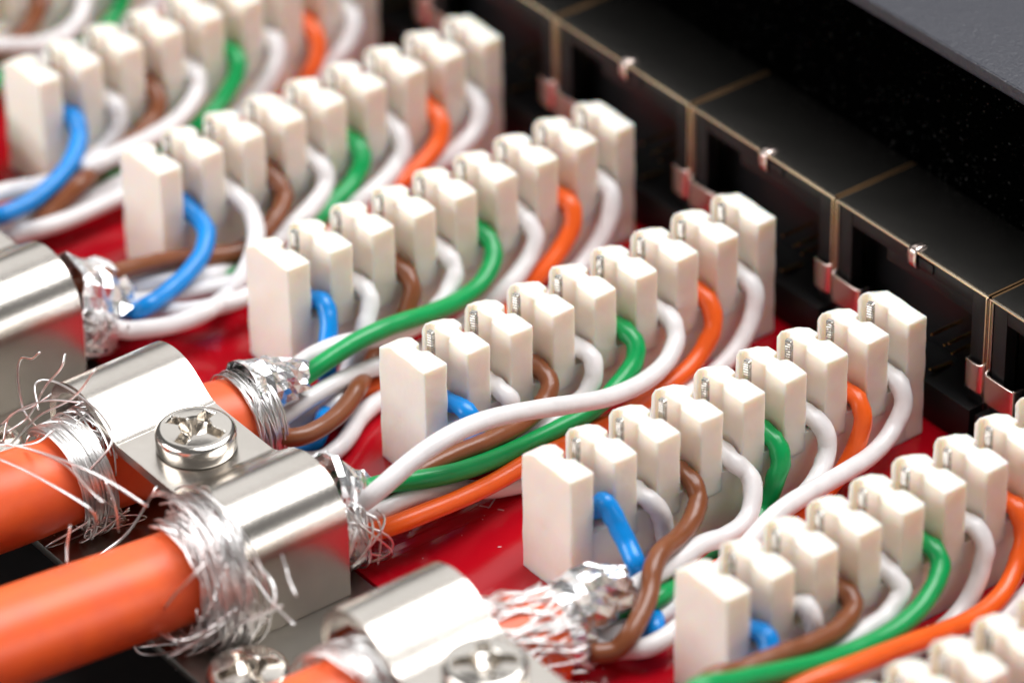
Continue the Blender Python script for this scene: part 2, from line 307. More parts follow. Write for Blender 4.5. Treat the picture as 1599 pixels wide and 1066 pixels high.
(2,7,'white','-300,3100,600 -105,3101,621 64,3093,562 138,3013,400 175,2887,255 211,2722,156 266,2539,108 325,2353,83 392,2167,72 460,1983,73 526,1799,78 583,1611,80 632,1422,80 675,1230,80 708,1036,80 719,840,80 694,645,80 664,452,79 687,258,79 763,78,78 877,-81,78 969,-255,78 1007,-446,78 904,-590,76 710,-620,73 641,-780,130'),
(3,0,'blue','-300,300,600 -216,300,608 -132,300,618 -50,302,636 33,307,653 108,319,630 146,335,559 177,319,487 210,275,426 241,193,399 255,104,398 260,20,400 266,-66,402 271,-152,404 272,-237,407 229,-292,366 148,-320,281 112,-378,227 118,-466,210 122,-554,195 120,-637,193 112,-716,193 86,-782,170 93,-872,177 180,-1016,254 180,-1100,254'),
(3,1,'white','-300,700,600 -204,700,612 -108,700,620 -12,704,618 74,718,578 83,735,468 78,722,359 76,663,282 76,589,226 75,507,183 70,421,154 68,332,136 69,243,131 130,112,184 195,-24,241 188,-110,227 203,-212,228 283,-360,286 317,-479,307 296,-561,283 274,-646,263 252,-732,244 226,-814,223 231,-915,227 219,-1003,216 220,-1100,217'),
(3,2,'brown','-300,1100,600 -194,1100,615 -87,1101,618 17,1105,594 106,1085,542 158,1000,489 197,897,457 227,784,447 255,669,449 281,553,461 306,438,479 326,326,495 334,220,506 337,119,515 340,17,520 346,-86,525 352,-189,526 348,-286,514 338,-382,488 329,-479,454 321,-580,424 308,-680,404 268,-767,372 219,-844,331 279,-993,385 280,-1100,385'),
(3,3,'white','-300,1500,600 -173,1500,616 -45,1503,621 78,1509,589 132,1484,481 153,1406,384 166,1295,320 176,1169,286 186,1040,264 195,909,247 205,777,239 215,646,243 223,519,255 229,393,263 243,262,273 229,151,253 158,76,179 104,-13,117 107,-143,100 130,-285,90 157,-425,72 192,-574,72 177,-690,72 141,-790,72 221,-972,150 222,-1100,151'),
(3,4,'green','-300,1900,600 -158,1900,616 -16,1904,636 107,1908,570 182,1832,476 221,1706,413 256,1568,370 288,1427,338 310,1286,318 321,1146,316 329,1008,317 341,867,322 363,717,338 394,559,364 425,400,392 450,242,421 470,84,452 487,-72,487 492,-220,523 477,-356,549 442,-478,566 396,-594,578 343,-713,568 308,-847,552 257,-957,508 260,-1100,509'),
(3,5,'white','-300,2300,600 -135,2300,619 28,2306,605 154,2269,512 235,2146,437 302,1996,415 354,1837,419 393,1676,436 422,1515,465 446,1354,503 465,1194,553 480,1036,610 494,876,666 508,715,724 521,552,779 532,384,830 544,212,875 562,36,910 580,-144,929 585,-321,913 583,-490,873 573,-643,808 562,-790,736 506,-908,629 297,-934,411 300,-1100,416'),
(3,6,'orange','-300,2700,600 -125,2700,620 34,2707,549 127,2660,416 166,2536,297 207,2383,225 234,2216,191 254,2044,169 273,1870,140 299,1693,134 331,1517,160 365,1340,186 402,1158,205 441,975,230 478,797,264 510,624,295 537,453,314 566,281,320 592,106,331 616,-69,351 631,-247,369 636,-427,386 627,-607,390 590,-776,373 513,-925,330 500,-1100,326'),
(3,7,'white','-300,3100,600 -101,3100,621 73,3114,549 144,3044,382 193,2909,245 236,2733,156 264,2541,102 303,2343,80 350,2146,84 392,1951,91 425,1755,90 452,1559,88 477,1363,87 504,1166,86 525,967,86 512,768,84 469,572,85 430,376,106 415,184,166 433,4,265 450,-183,350 463,-382,414 468,-592,437 446,-791,401 300,-901,245 300,-1100,245'),
(4,0,'blue','-300,300,600 -225,300,602 -151,300,608 -90,300,648 -50,299,712 3,298,775 55,314,733 91,325,674 135,332,619 183,333,566 236,330,516 302,316,476 370,298,439 354,343,332 253,453,149 262,474,72 375,413,85 498,338,124 508,348,73 571,309,81 722,194,179 804,127,205 816,109,162 815,83,120 784,43,78 778,-32,78'),
(4,1,'white','-300,700,600 -224,700,610 -147,700,619 -70,700,622 5,706,610 41,747,547 63,779,467 71,797,378 80,807,287 91,813,198 103,784,128 108,733,93 111,676,72 137,598,77 232,461,159 288,354,208 308,273,223 328,188,232 336,111,225 341,34,216 347,-45,211 348,-120,207 382,-222,238 432,-337,288 369,-363,226 370,-440,227'),
(4,2,'brown','-300,1100,600 -210,1100,612 -119,1100,620 -28,1105,616 49,1107,572 118,1083,517 176,1019,478 228,941,455 274,853,448 318,762,451 361,674,465 400,590,488 439,507,513 485,423,526 534,340,519 589,271,495 643,218,454 692,160,417 738,94,393 781,24,373 820,-49,349 852,-124,320 867,-200,279 857,-275,232 824,-357,227 790,-440,241'),
(4,3,'white','-300,1500,600 -190,1500,617 -80,1499,614 18,1514,571 81,1575,502 166,1559,442 236,1501,375 297,1420,316 343,1309,287 361,1201,284 368,1102,287 372,1006,309 379,907,329 394,803,334 417,694,336 444,578,345 473,459,362 498,341,375 514,226,380 527,108,380 540,-13,380 556,-136,388 569,-256,399 510,-320,342 380,-329,215 380,-440,216'),
(4,4,'green','-300,1900,600 -178,1900,618 -56,1903,611 50,1905,552 107,1877,451 118,1824,340 115,1779,225 116,1715,122 156,1609,83 205,1497,76 248,1381,72 286,1262,72 315,1145,72 340,1026,72 360,905,72 403,760,100 490,577,173 576,398,243 599,269,253 551,183,208 507,82,181 499,-43,188 470,-138,165 398,-193,95 420,-319,118 435,-440,133'),
(4,5,'white','-300,2300,600 -162,2300,619 -24,2302,607 77,2333,520 132,2310,398 189,2214,309 249,2080,261 302,1928,245 343,1771,257 366,1629,249 364,1506,207 372,1379,170 395,1252,144 467,1105,162 587,926,228 644,793,237 641,695,195 648,580,171 644,466,143 635,347,120 652,196,135 662,34,166 624,-103,174 582,-227,161 502,-301,85 508,-440,91'),
(4,6,'orange','-300,2700,600 -147,2700,618 5,2705,621 105,2681,510 134,2621,371 149,2535,244 168,2418,148 205,2269,110 250,2115,99 304,1960,97 370,1804,110 449,1633,141 536,1445,191 606,1247,244 609,1089,249 551,976,202 509,853,167 450,740,118 392,625,72 382,471,72 393,299,95 357,155,83 322,14,72 321,-120,72 382,-291,127 414,-440,153'),
(4,7,'white','-300,3100,600 -129,3100,620 33,3106,591 121,3065,455 159,2950,334 219,2774,284 279,2582,284 333,2394,316 381,2207,348 429,2019,386 476,1828,420 523,1633,452 571,1438,461 612,1254,425 652,1080,376 701,917,342 758,775,318 814,647,299 867,518,281 909,382,262 935,239,238 948,93,213 920,-53,184 795,-168,147 665,-269,83 667,-440,99'),
(5,0,'blue','-300,300,600 -232,300,606 -163,300,613 -96,300,627 -33,303,654 37,308,654 96,308,619 139,279,573 173,242,525 188,215,461 167,212,365 135,207,268 131,167,219 155,97,213 180,19,218 194,-55,220 203,-128,222 208,-201,226 212,-273,230 214,-345,234 215,-416,238 202,-475,227 147,-501,173 119,-548,146 281,-751,321 280,-820,321'),
(5,1,'white','-300,700,600 -212,700,605 -125,700,618 -55,703,671 20,705,703 71,712,630 83,728,534 89,727,436 97,693,351 105,634,288 110,562,259 113,489,244 116,413,230 165,295,267 257,140,351 300,26,388 302,-53,381 305,-137,378 306,-222,375 305,-307,372 302,-392,368 297,-477,364 270,-544,337 229,-600,295 281,-732,350 280,-820,350'),
(5,2,'brown','-300,1100,600 -203,1100,613 -106,1101,620 -9,1106,609 79,1090,570 144,1015,554 185,920,553 218,824,559 241,730,571 256,638,585 268,547,601 278,455,620 285,364,642 292,271,663 299,177,681 304,82,696 309,-14,709 312,-109,723 311,-203,746 308,-296,773 307,-391,783 309,-484,759 313,-567,709 307,-635,638 346,-739,613 354,-820,558'),
(5,3,'white','-300,1500,600 -188,1500,617 -75,1501,613 28,1513,571 111,1517,503 147,1427,442 173,1321,407 195,1207,406 213,1091,413 228,974,415 242,855,419 260,733,429 281,606,443 303,479,460 326,351,476 350,223,492 368,99,504 375,-15,507 372,-123,505 364,-229,506 356,-335,508 348,-441,508 342,-549,506 337,-658,501 260,-707,418 260,-820,417'),
(5,4,'green','-300,1900,600 -160,1900,615 -23,1906,642 97,1889,579 177,1798,515 230,1679,468 277,1552,442 315,1420,432 345,1285,430 366,1149,438 382,1013,452 396,878,471 407,743,495 415,608,524 422,475,557 428,340,598 438,202,645 451,59,697 464,-86,752 475,-231,805 485,-377,857 493,-520,916 499,-669,957 496,-785,892 419,-777,692 407,-820,559'),
(5,5,'white','-300,2300,600 -147,2300,617 3,2305,637 100,2318,523 142,2265,386 168,2181,261 190,2072,156 216,1933,99 245,1783,83 265,1632,76 276,1479,73 282,1326,76 284,1172,76 283,1019,73 279,866,72 271,718,72 259,576,76 247,435,84 235,294,89 223,151,86 213,5,80 208,-145,75 206,-297,72 225,-467,90 280,-666,147 280,-820,146'),
(5,6,'orange','-300,2700,600 -133,2700,619 28,2706,609 119,2682,473 178,2593,344 248,2463,259 314,2308,218 362,2143,208 398,1977,219 424,1813,248 445,1650,290 468,1487,332 492,1325,378 515,1162,423 536,997,463 556,830,500 570,662,533 578,493,566 576,325,587 557,160,579 529,1,554 511,-159,538 501,-320,528 494,-481,520 499,-652,524 500,-820,525'),
(5,7,'white','-300,3100,600 -115,3100,621 51,3098,584 126,3056,421 159,2983,254 198,2852,128 252,2685,72 315,2510,72 366,2335,75 403,2155,72 431,1971,72 455,1786,73 478,1600,74 495,1414,75 504,1228,75 504,1041,75 499,855,74 495,668,77 492,482,82 489,296,89 486,110,97 483,-76,105 480,-262,113 477,-448,122 474,-634,130 471,-820,137'),
]

slot_desc = ['', 'between blue and brown', '', 'between brown and green', '', 'between green and orange', '', 'beyond orange']
colour_note = {'blue': 'blue wire curling out of ', 'brown': 'brown wire curling out of ', 'green': 'bright green wire curling out of ', 'orange': 'bright orange wire curling out of '}
for k, s, col, data in WIRES:
    pts = [tuple(int(v) / 1000 for v in p.split(',')) for p in data.split(' ')]
    path = smooth_path(pts, 3)
    n = len(path); rad = []; sq = []
    for i, p in enumerate(path):
        f = noise.noise(Vector((i * .22, k * 7.3, s * 3.1)))
        pinch = max(0, 1 - abs(i - 7) / 7)                      # nicked where it was punched down
        rad.append(.0735 * (1 + .035 * f))
        sq.append((1 - .10 * pinch + .05 * f, 1 + .06 * pinch))
    bm = bmesh.new(); tube_bm(bm, path, rad, 14, True, sq)
    for v in bm.verts:
        fr = noise.noise(v.co * 17 + Vector((k, s, 0))); 
        d = min(1, max(0, 1.25 - (v.co.x) * 4)) if v.co.z > .35 and v.co.x < .3 else 0
        v.co += v.normal * 0
        v.co += (noise.noise_vector(v.co * 13 + Vector((k, s, 3))) * .014 + noise.noise_vector(v.co * 30 + Vector((s, k, 3))) * .009) * d
    o = link('wire', finish(bm, True, 180), M[col]); o.location = (k * P_, 0, 0)
    lab = (colour_note[col] + short_desc[k]) if col != 'white' else 'white wire ' + slot_desc[s] + ' in ' + short_desc[k]
    tag(o, lab, 'wire', 'thin insulated wires of the terminal blocks')

# ------------------------------------------------------------------ cables
def cyl_frame(path, i):
    t = (Vector(path[min(i + 1, len(path) - 1)]) - Vector(path[max(i - 1, 0)])).normalized()
    side = t.cross(Vector((0, 0, 1))).normalized(); up = side.cross(t)
    return t, side, up
def at_y(path, y):
    for a, b in zip(path, path[1:]):
        if min(a.y, b.y) <= y <= max(a.y, b.y):
            f = (y - a.y) / (b.y - a.y + 1e-9); return a.lerp(b, f)
    return path[-1] if y > path[-1].y else path[0]
def strand_bm(bm, pts, r=.0085, n=5):
    tube_bm(bm, pts, r, n, True)
def braid_loops(path, y0, y1, r, count, a0, a1, drift, jit, seed, rs=.0085, lift=0.0):
    """strands wrapped round the cable from angle a0 to a1 (degrees, 0 = +x side, 90 = top)"""
    rnd = random.Random(seed); bm = bmesh.new()
    for i in range(count):
        ys = y0 + (y1 - y0) * (i + rnd.random()) / count
        aa, ab = a0 + rnd.gauss(0, jit * 40), a1 + rnd.gauss(0, jit * 60)
        rr = r + rnd.uniform(0, .03) + lift * rnd.random(); n = 22; pts = []
        w1, w2, ph = rnd.gauss(0, jit * .25), rnd.gauss(0, jit * .25), rnd.uniform(0, 6)
        for q in range(n):
            t = q / (n - 1); a = math.radians(aa + (ab - aa) * t)
            y = ys + drift * t + w1 * math.sin(t * 3.1 + ph) + w2 * math.sin(t * 6 + ph * 2)
            c = at_y(path, y); rq = rr + lift * .5 * math.sin(t * 3.14) + jit * .03 * math.sin(t * 9 + ph)
            pts.append(Vector((c.x + rq * math.cos(a), y, c.z + rq * math.sin(a))))
        strand_bm(bm, pts, rs)
    return finish(bm, True, 180)
def loose_strand(parent, pts, m='strand', r=.0085):
    bm = bmesh.new(); pp = smooth_path(pts, 6)
    strand_bm(bm, pp, r, 6)
    return link('strand', finish(bm, True, 180), M[m], parent)
def crumpled_sleeve(parent, pts, radii, seed, n=18, amp=.045, name='foil'):
    rnd = random.Random(seed); path = smooth_path(pts, 3); N = len(path)
    rr = []
    for i in range(N):
        f = i / (N - 1) * (len(radii) - 1); a = int(min(f, len(radii) - 2)); rr.append(radii[a] + (radii[a + 1] - radii[a]) * (f - a))
    bm = bmesh.new(); rings = tube_bm(bm, path, rr, n, False)
    for i, ring in enumerate(rings):
        c = path[i]
        for v in ring:
            d = v.co - c
            f = noise.noise(v.co * 9 + Vector((seed, 0, 0))) * 1.0 + .6 * noise.noise(v.co * 24 + Vector((0, seed, 0)))
            v.co += d.normalized() * amp * f * (1.0 + 1.2 * i / N)
            if i >= N - 3: v.co += (path[-1] - path[-2]).normalized() * (noise.noise(v.co * 16) * .10)
    me = finish(bm, False); o = link(name, me, M['foil'], parent)
    sm = o.modifiers.new('thickness', 'SOLIDIFY'); sm.thickness = .006
    return o

cables = {
    1: [(1.86, -7, .75), (1.86, -4, .52), (1.90, -2.8, .40), (1.96, -2.0, .38), (2.0, -1.5, .36), (2.02, -1.26, .36)],
    2: [(3.84, -7, .70), (3.84, -4, .50), (3.86, -2.82, .41), (3.88, -2.0, .38), (3.95, -1.2, .34), (4.0, -.78, .31)],
    3: [(5.40, -7, .85), (5.42, -3.84, .57), (5.42, -2.78, .46), (5.44, -2.06, .42), (5.48, -1.6, .38), (5.50, -1.26, .36)],
    4: [(7.33, -7, .70), (7.33, -4, .50), (7.33, -2.82, .42), (7.33, -2.0, .40), (7.42, -1.2, .36), (7.52, -.62, .32)],
    5: [(8.90, -7, .80), (8.90, -3.84, .55), (8.92, -2.0, .42), (9.0, -1.2, .36), (9.06, -1.0, .35)]}
cable_desc = {1: 'orange cable whose torn foil end shows behind the cut off clamp at the left edge', 2: 'orange cable with neat ring of silver strands behind the sharp clamp screw',
              3: 'thick orange cable crossing the lower left corner under a tangle of loose strands', 4: 'blurred orange cable under the clamp at the bottom edge, with large crumpled foil',
              5: 'orange cable feeding the blurred terminal block at lower right'}
RC = .355
CABLE = {}; CPATH = {}
for k, pts in cables.items():
    path = smooth_path(pts, 8); CPATH[k] = path
    c = thing('cable', (0, 0, 0), cable_desc[k], 'cable', 'orange shielded cables'); CABLE[k] = c
    rr = [RC * (1 - .02 * math.exp(-((p.y + 2.4) ** 2) * 8)) for p in path]
    t = (path[-1] - path[-2]).normalized()
    path2 = path + [path[-1] + t * .012]; rr2 = rr + [RC - .03]
    bm = bmesh.new(); tube_bm(bm, path2, rr2, 48)
    link('jacket', finish(bm, True, 35), M['jacket'], c)
    e = path[-1]
    bm = bmesh.new(); tube_bm(bm, [e - t * .05, e + t * .16, e + t * .20], [.26, .25, .18], 30)
    for v in bm.verts: v.co += noise.noise_vector(v.co * 12) * .02
    link('inner_foil', finish(bm, False), M['foil'], c)

# ---- cable 2: ring of strands round the jacket end, neat band on the near side of the clamp
p2 = CPATH[2]; c2 = CABLE[2]
e2 = p2[-1]
ring_path = p2 + [e2 + (p2[-1] - p2[-2]).normalized() * .5]
o = link('braid', braid_loops(ring_path, -.83, -.71, .31, 50, 150, -110, .0, .16, 3, .0085, .06), M['strand'], c2); o['kind'] = 'stuff'
for i in range(14):
    rnd = random.Random(40 + i); y = -.85 + .010 * i
    pts = []
    for q in range(9):
        a = math.radians(165 - 285 * q / 8); r = .335 + .02 * rnd.random() + (.05 if q in (2, 3) else 0)
        c = at_y(ring_path, y); pts.append((c.x + r * math.cos(a), y + .05 * math.sin(q * .7 + i), c.z + r * math.sin(a)))
    loose_strand(c2, pts)
o = link('braid_band', braid_loops(p2, -2.42, -2.16, .375, 95, 135, -40, .04, .03, 5, .0078, .035), M['strand'], c2); o['kind'] = 'stuff'
o = link('braid_tangle', braid_loops(p2, -2.22, -1.85, .36, 60, 185, 70, .10, .30, 6, .0085, .06), M['strand'], c2); o['kind'] = 'stuff'
o = link('braid_tail', braid_loops(p2, -2.36, -2.16, .38, 26, -15, -95, .08, .4, 8, .0085, .06), M['strand'], c2); o['kind'] = 'stuff'
loose_strand(c2, [(4.084, -2.1, 1.404), (3.903, -2.2, 1.093), (3.541, -2.3, 0.764), (3.214, -2.35, 0.37), (2.994, -2.4, 0.15)], 'strand', 0.0085)
loose_strand(c2, [(5.23, -2.45, 0.989), (4.81, -2.6, 1.099), (4.194, -2.7, 0.992), (3.824, -2.8, 0.914)], 'strand', 0.01)
loose_strand(c2, [(3.934, -2.9, 0.878), (4.248, -2.85, 0.92), (4.64, -2.8, 0.951), (4.896, -2.75, 0.933), (4.93, -2.7, 0.817), (4.846, -2.7, 0.596)], 'strand', 0.01)
loose_strand(c2, [(3.466, -2.2, 1.255), (3.346, -2.2, 1.133), (3.185, -2.2, 1.046), (3.112, -2.2, 0.833), (3.156, -2.2, 0.565), (3.524, -2.3, 0.639)], 'strand', 0.0085)
loose_strand(c2, [(3.663, -2.1, 1.307), (3.667, -2.15, 1.199), (3.497, -2.2, 0.956), (3.311, -2.25, 0.615), (3.219, -2.4, 0.484)], 'strand', 0.0085)
loose_strand(c2, [(3.549, -2.3, 0.827), (3.36, -2.2, 0.91), (3.461, -2.12, 0.965), (3.782, -2.1, 1.011), (4.155, -2.12, 1.026), (4.397, -2.2, 0.968), (4.301, -2.35, 0.723)], 'strand', 0.0095)
loose_strand(c2, [(3.31, -2.5, 0.637), (3.441, -2.4, 0.811), (3.701, -2.3, 0.997), (4.034, -2.2, 1.119)], 'strand', 0.0085)
loose_strand(c2, [(3.336, -2.5, 0.506), (3.289, -2.4, 0.669), (3.459, -2.3, 0.806), (3.583, -2.2, 0.946)], 'strand', 0.0085)
loose_strand(c2, [(3.837, -2.6, 0.775), (4.371, -2.6, 0.934), (4.747, -2.65, 0.972), (4.97, -2.65, 0.959)], 'strand', 0.0085)
loose_strand(c2, [(3.774, -2.8, 0.869), (3.924, -2.7, 0.897), (4.031, -2.6, 0.942), (4.104, -2.5, 1.052)], 'strand', 0.0095)
loose_strand(c2, [(4.906, -2.9, 0.839), (4.925, -2.95, 0.702), (4.988, -3.0, 0.592)], 'strand', 0.009)
loose_strand(c2, [(4.769, -2.5, 0.973), (4.875, -2.5, 0.806), (4.892, -2.5, 0.587)], 'strand', 0.0085)
loose_strand(c2, [(4.971, -2.2, 0.895), (4.693, -2.3, 0.377), (4.549, -2.5, 0.153)], 'strand', 0.011)
# ---- cable 3: strands swept over the jacket and down its near side
p3 = CPATH[3]; c3 = CABLE[3]
o = link('braid', braid_loops(p3, -2.36, -2.12, .365, 125, 118, -45, -.02, .16, 11, .0082, .05), M['strand'], c3); o['kind'] = 'stuff'
o = link('braid_flare', braid_loops(p3, -2.30, -2.10, .37, 50, 105, -55, -.08, .26, 21, .0082, .22), M['strand'], c3); o['kind'] = 'stuff'
o = link('braid_tail', braid_loops(p3, -2.42, -2.16, .39, 44, -5, -110, -.14, .45, 12, .0078, .10), M['strand'], c3); o['kind'] = 'stuff'
o = link('braid_end', braid_loops(p3 + [p3[-1] + Vector((0.05, .6, 0))], -1.12, -1.0, .30, 22, 60, -95, .04, .3, 14, .010, .04), M['strand'], c3); o['kind'] = 'stuff'
loose_strand(c3, [(6.07, -2.5, 1.027), (6.007, -2.6, 0.896), (5.862, -2.65, 0.692), (5.776, -2.7, 0.534)], 'strand', 0.011)
loose_strand(c3, [(5.714, -2.75, 0.309), (5.942, -2.7, 0.338), (5.97, -2.5, 0.343), (6.092, -2.3, 0.521)], 'strand', 0.011)
loose_strand(c3, [(5.371, -2.7, -0.072), (5.604, -2.6, 0.052), (5.877, -2.5, 0.2), (6.001, -2.3, 0.38)], 'strand', 0.01)
loose_strand(c3, [(6.276, -2.02, 0.978), (6.421, -2.08, 0.953), (6.477, -2.1, 0.912), (6.586, -2.12, 0.847)], 'strand', 0.007)
loose_strand(c3, [(6.064, -2.1, 0.806), (6.25, -2.12, 0.814), (6.367, -2.15, 0.757), (6.391, -2.2, 0.655), (6.259, -2.25, 0.541), (6.08, -2.3, 0.371)], 'strand', 0.01)
loose_strand(c3, [(6.44, -2.15, 0.688), (6.256, -2.25, 0.512), (5.986, -2.35, 0.28), (5.711, -2.4, -0.009), (5.548, -2.5, -0.265)], 'strand', 0.011)
loose_strand(c3, [(6.014, -2.1, 0.663), (6.274, -2.12, 0.602), (6.589, -2.15, 0.609)], 'strand', 0.008)
loose_strand(c3, [(6.002, -2.3, 0.864), (6.019, -2.35, 0.671), (5.909, -2.4, 0.401), (5.636, -2.4, 0.061)], 'strand', 0.01)
loose_strand(c3, [(6.03, -2.2, 0.549), (6.131, -2.2, 0.325), (6.033, -2.2, 0.092), (5.893, -2.25, -0.057)], 'strand', 0.009)
loose_strand(c3, [(5.844, -1.0, 0.619), (5.93, -0.95, 0.577), (5.962, -0.95, 0.434), (5.953, -0.98, 0.211)], 'strand', 0.006)
# ---- cable 4
p4 = CPATH[4]; c4 = CABLE[4]
o = link('braid', braid_loops(p4, -2.35, -1.95, .36, 60, 150, 30, .14, .2, 15, .010, .05), M['strand'], c4); o['kind'] = 'stuff'
o = link('braid_end', braid_loops(p4 + [p4[-1] + Vector((0.1, .5, 0))], -.92, -.76, .29, 18, 120, -90, .06, .3, 16, .0085, .03), M['strand'], c4); o['kind'] = 'stuff'
def streamers(path, count, seed):
    rnd = random.Random(seed); bm = bmesh.new()
    for i in range(count):
        a0 = math.radians(rnd.uniform(0, 150)); y = -1.25; pts = []; da = rnd.gauss(0, .25)
        for q in range(8):
            yy = y + q * .10; c = at_y(path, yy); r = .37 + .05 * math.sin(q * .8 + i) * rnd.random()
            a = a0 + da * q * .35; pts.append((c.x + r * math.cos(a), yy, c.z + r * math.sin(a)))
        strand_bm(bm, smooth_path(pts, 3), .010, 5)
    return finish(bm, True, 180)
o = link('braid_streamers', streamers(p4, 46, 17), M['strand'], c4); o['kind'] = 'stuff'
# ---- cable 1
p1 = CPATH[1]; c1 = CABLE[1]
o = link('braid', braid_loops(p1 + [p1[-1] + Vector((0.05, .3, 0))], -1.14, -1.0, .30, 36, 10, -120, .05, .4, 18, .009, .03), M['strand'], c1); o['kind'] = 'stuff'
o = link('braid', braid_loops(CPATH[5], -1.15, -1.0, .33, 30, 150, -90, .05, .3, 19, .009, .03), M['strand'], CABLE[5]); o['kind'] = 'stuff'

# foil sleeves where the screened pairs leave each jacket
crumpled_sleeve(c2, [(4.0, -0.801, 0.58), (4.0, -0.644, 0.558), (4.0, -0.469, 0.529), (4.0, -0.288, 0.474)], [0.24, 0.22, 0.2, 0.15], 1, n=20, amp=0.03)
crumpled_sleeve(c2, [(4.05, -0.617, 0.064), (4.1, -0.508, -0.016), (4.1, -0.352, -0.134)], [0.1, 0.06, 0.03], 7, n=8, amp=0.03)
crumpled_sleeve(c3, [(5.5, -1.147, 0.718), (5.5, -1.025, 0.65), (5.5, -0.879, 0.566), (5.5, -0.71, 0.449)], [0.24, 0.22, 0.16, 0.08], 2, n=18, amp=0.05)
crumpled_sleeve(c3, [(5.56, -0.928, 0.421), (5.6, -0.896, 0.225), (5.6, -0.903, 0.024), (5.65, -0.911, -0.131)], [0.1, 0.07, 0.05, 0.03], 5, n=7, amp=0.05)
crumpled_sleeve(c4, [(7.46, -0.621, 0.457), (7.46, -0.42, 0.445), (7.46, -0.161, 0.447), (7.46, 0.101, 0.453)], [0.2, 0.23, 0.22, 0.12], 3, n=20, amp=0.05)
crumpled_sleeve(c4, [(7.6, -0.445, 0.257), (7.6, -0.156, 0.069), (7.6, 0.136, -0.086), (7.6, 0.361, -0.137)], [0.1, 0.09, 0.06, 0.03], 9, n=8, amp=0.05)
crumpled_sleeve(c1, [(2.0, -1.122, 0.574), (2.0, -0.951, 0.484), (2.0, -0.782, 0.371), (2.0, -0.613, 0.222)], [0.3, 0.28, 0.26, 0.18], 4, n=20, amp=0.05)

# ------------------------------------------------------------------ clamps
half = [(1.30, 0.0), (1.30, .30), (1.30, .60), (1.285, .70), (1.245, .80), (1.175, .89), (1.08, .955), (.97, .99), (.86, 1.0), (.75, .985), (.65, .945), (.56, .89), (.49, .84), (.43, .80), (.37, .785), (.30, .78)]
profile = half + [(-x, z) for x, z in half[::-1]]
YN, YF = -2.06, -1.19
def clamp_mesh():
    path = smooth_path([(x, 0, z) for x, z in profile], 2); th = .085
    n = len(path); out = []; inn = []
    for i, p in enumerate(path):
        t = (path[min(i + 1, n - 1)] - path[max(i - 1, 0)]).normalized(); nn = Vector((-t.z, 0, t.x))
        if nn.dot(Vector((0, 0, 1))) < 0 and abs(t.z) < .99: nn = -nn
        out.append(p); inn.append(p)
    # inward normal: to the left of the travel direction (right foot -> left foot)
    for i, p in enumerate(path):
        t = (path[min(i + 1, n - 1)] - path[max(i - 1, 0)]).normalized()
        inn[i] = p + Vector((t.z, 0, -t.x)) * -th
    bm = bmesh.new()
    rows = []
    for pts in (out, inn):
        rows.append([[bm.verts.new((p.x, y, p.z)) for p in pts] for y in (YN, (YN + YF) / 2, YF)])
    o, i_ = rows
    for k in range(n - 1):
        for r in range(2):
            bm.faces.new((o[r][k], o[r][k + 1], o[r + 1][k + 1], o[r + 1][k]))
            bm.faces.new((i_[r][k], i_[r + 1][k], i_[r + 1][k + 1], i_[r][k + 1]))
        bm.faces.new((o[0][k + 1], o[0][k], i_[0][k], i_[0][k + 1]))
        bm.faces.new((o[2][k], o[2][k + 1], i_[2][k + 1], i_[2][k]))
    for k in (0, n - 1):
        for r in range(2):
            f = (o[r][k], o[r + 1][k], i_[r + 1][k], i_[r][k]); bm.faces.new(f if k == 0 else f[::-1])
    bmesh.ops.recalc_face_normals(bm, faces=bm.faces[:])
    es = [e for e in bm.edges if len(e.link_faces) == 2 and e.calc_face_angle(0) > .9]
    bmesh.ops.bevel(bm, geom=es, offset=.016, segments=3, affect='EDGES', clamp_overlap=True)
    return finish(bm, True, 50)
def screw_mesh(R=.30, h=.19, ang=26):
    bm = bmesh.new(); NA, NR = 288, 90
    ca, sa = math.cos(math.radians(ang)), math.sin(math.radians(ang))
    def prof(r):
        if r < R * .80: return h - .022 * (r / (R * .8)) ** 2
        u = (r - R * .80) / (R * .20); return h - .022 - (.045) * (1 - math.sqrt(max(0, 1 - u * u)))
    def sst(a, b, x):
        t = min(1, max(0, (x - a) / (b - a))); return t * t * (3 - 2 * t)
    rings = []
    c = bm.verts.new((0, 0, h - .175))
    for i in range(1, NR + 1):
        r = R * i / NR; ring = []
        for k in range(NA):
            a = 2 * math.pi * k / NA; x, y = r * math.cos(a), r * math.sin(a)
            X, Y = x * ca + y * sa, -x * sa + y * ca
            z = prof(r)
            ax, ay = abs(X), abs(Y)
            arm = max((1 - sst(.036, .050, ay)) * (1 - sst(.19, .235, ax)), (1 - sst(.036, .050, ax)) * (1 - sst(.19, .235, ay)))
            core = 1 - sst(.070, .125, r)
            z -= max(.15 * arm * (1 - .45 * sst(.07, .23, r)), .17 * core)
            ring.append(bm.verts.new((x, y, z)))
        rings.append(ring)
    for k in range(NA): bm.faces.new((c, rings[0][k], rings[0][(k + 1) % NA]))
    for i in range(NR - 1):
        for k in range(NA): bm.faces.new((rings[i][k], rings[i + 1][k], rings[i + 1][(k + 1) % NA], rings[i][(k + 1) % NA]))
    low = []
    for rr, z in ((R * 1.0, h - .09), (R * 1.0, .012), (R * .985, 0.002), (.1, 0.004), (.1, -.6)):
        ring = [bm.verts.new((rr * math.cos(2 * math.pi * k / NA), rr * math.sin(2 * math.pi * k / NA), z)) for k in range(NA)]
        low.append(ring)
    prev = rings[-1]
    for ring in low:
        for k in range(NA): bm.faces.new((prev[k], ring[k], ring[(k + 1) % NA], prev[(k + 1) % NA]))
        prev = ring
    bm.faces.new(prev[::-1])
    bmesh.ops.recalc_face_normals(bm, faces=bm.faces[:])
    return finish(bm, True, 38)
clamp_me = clamp_mesh(); clamp_me.materials.append(M['nickel'])
screw_me = screw_mesh(); screw_me.materials.append(M['nickel_smooth'])
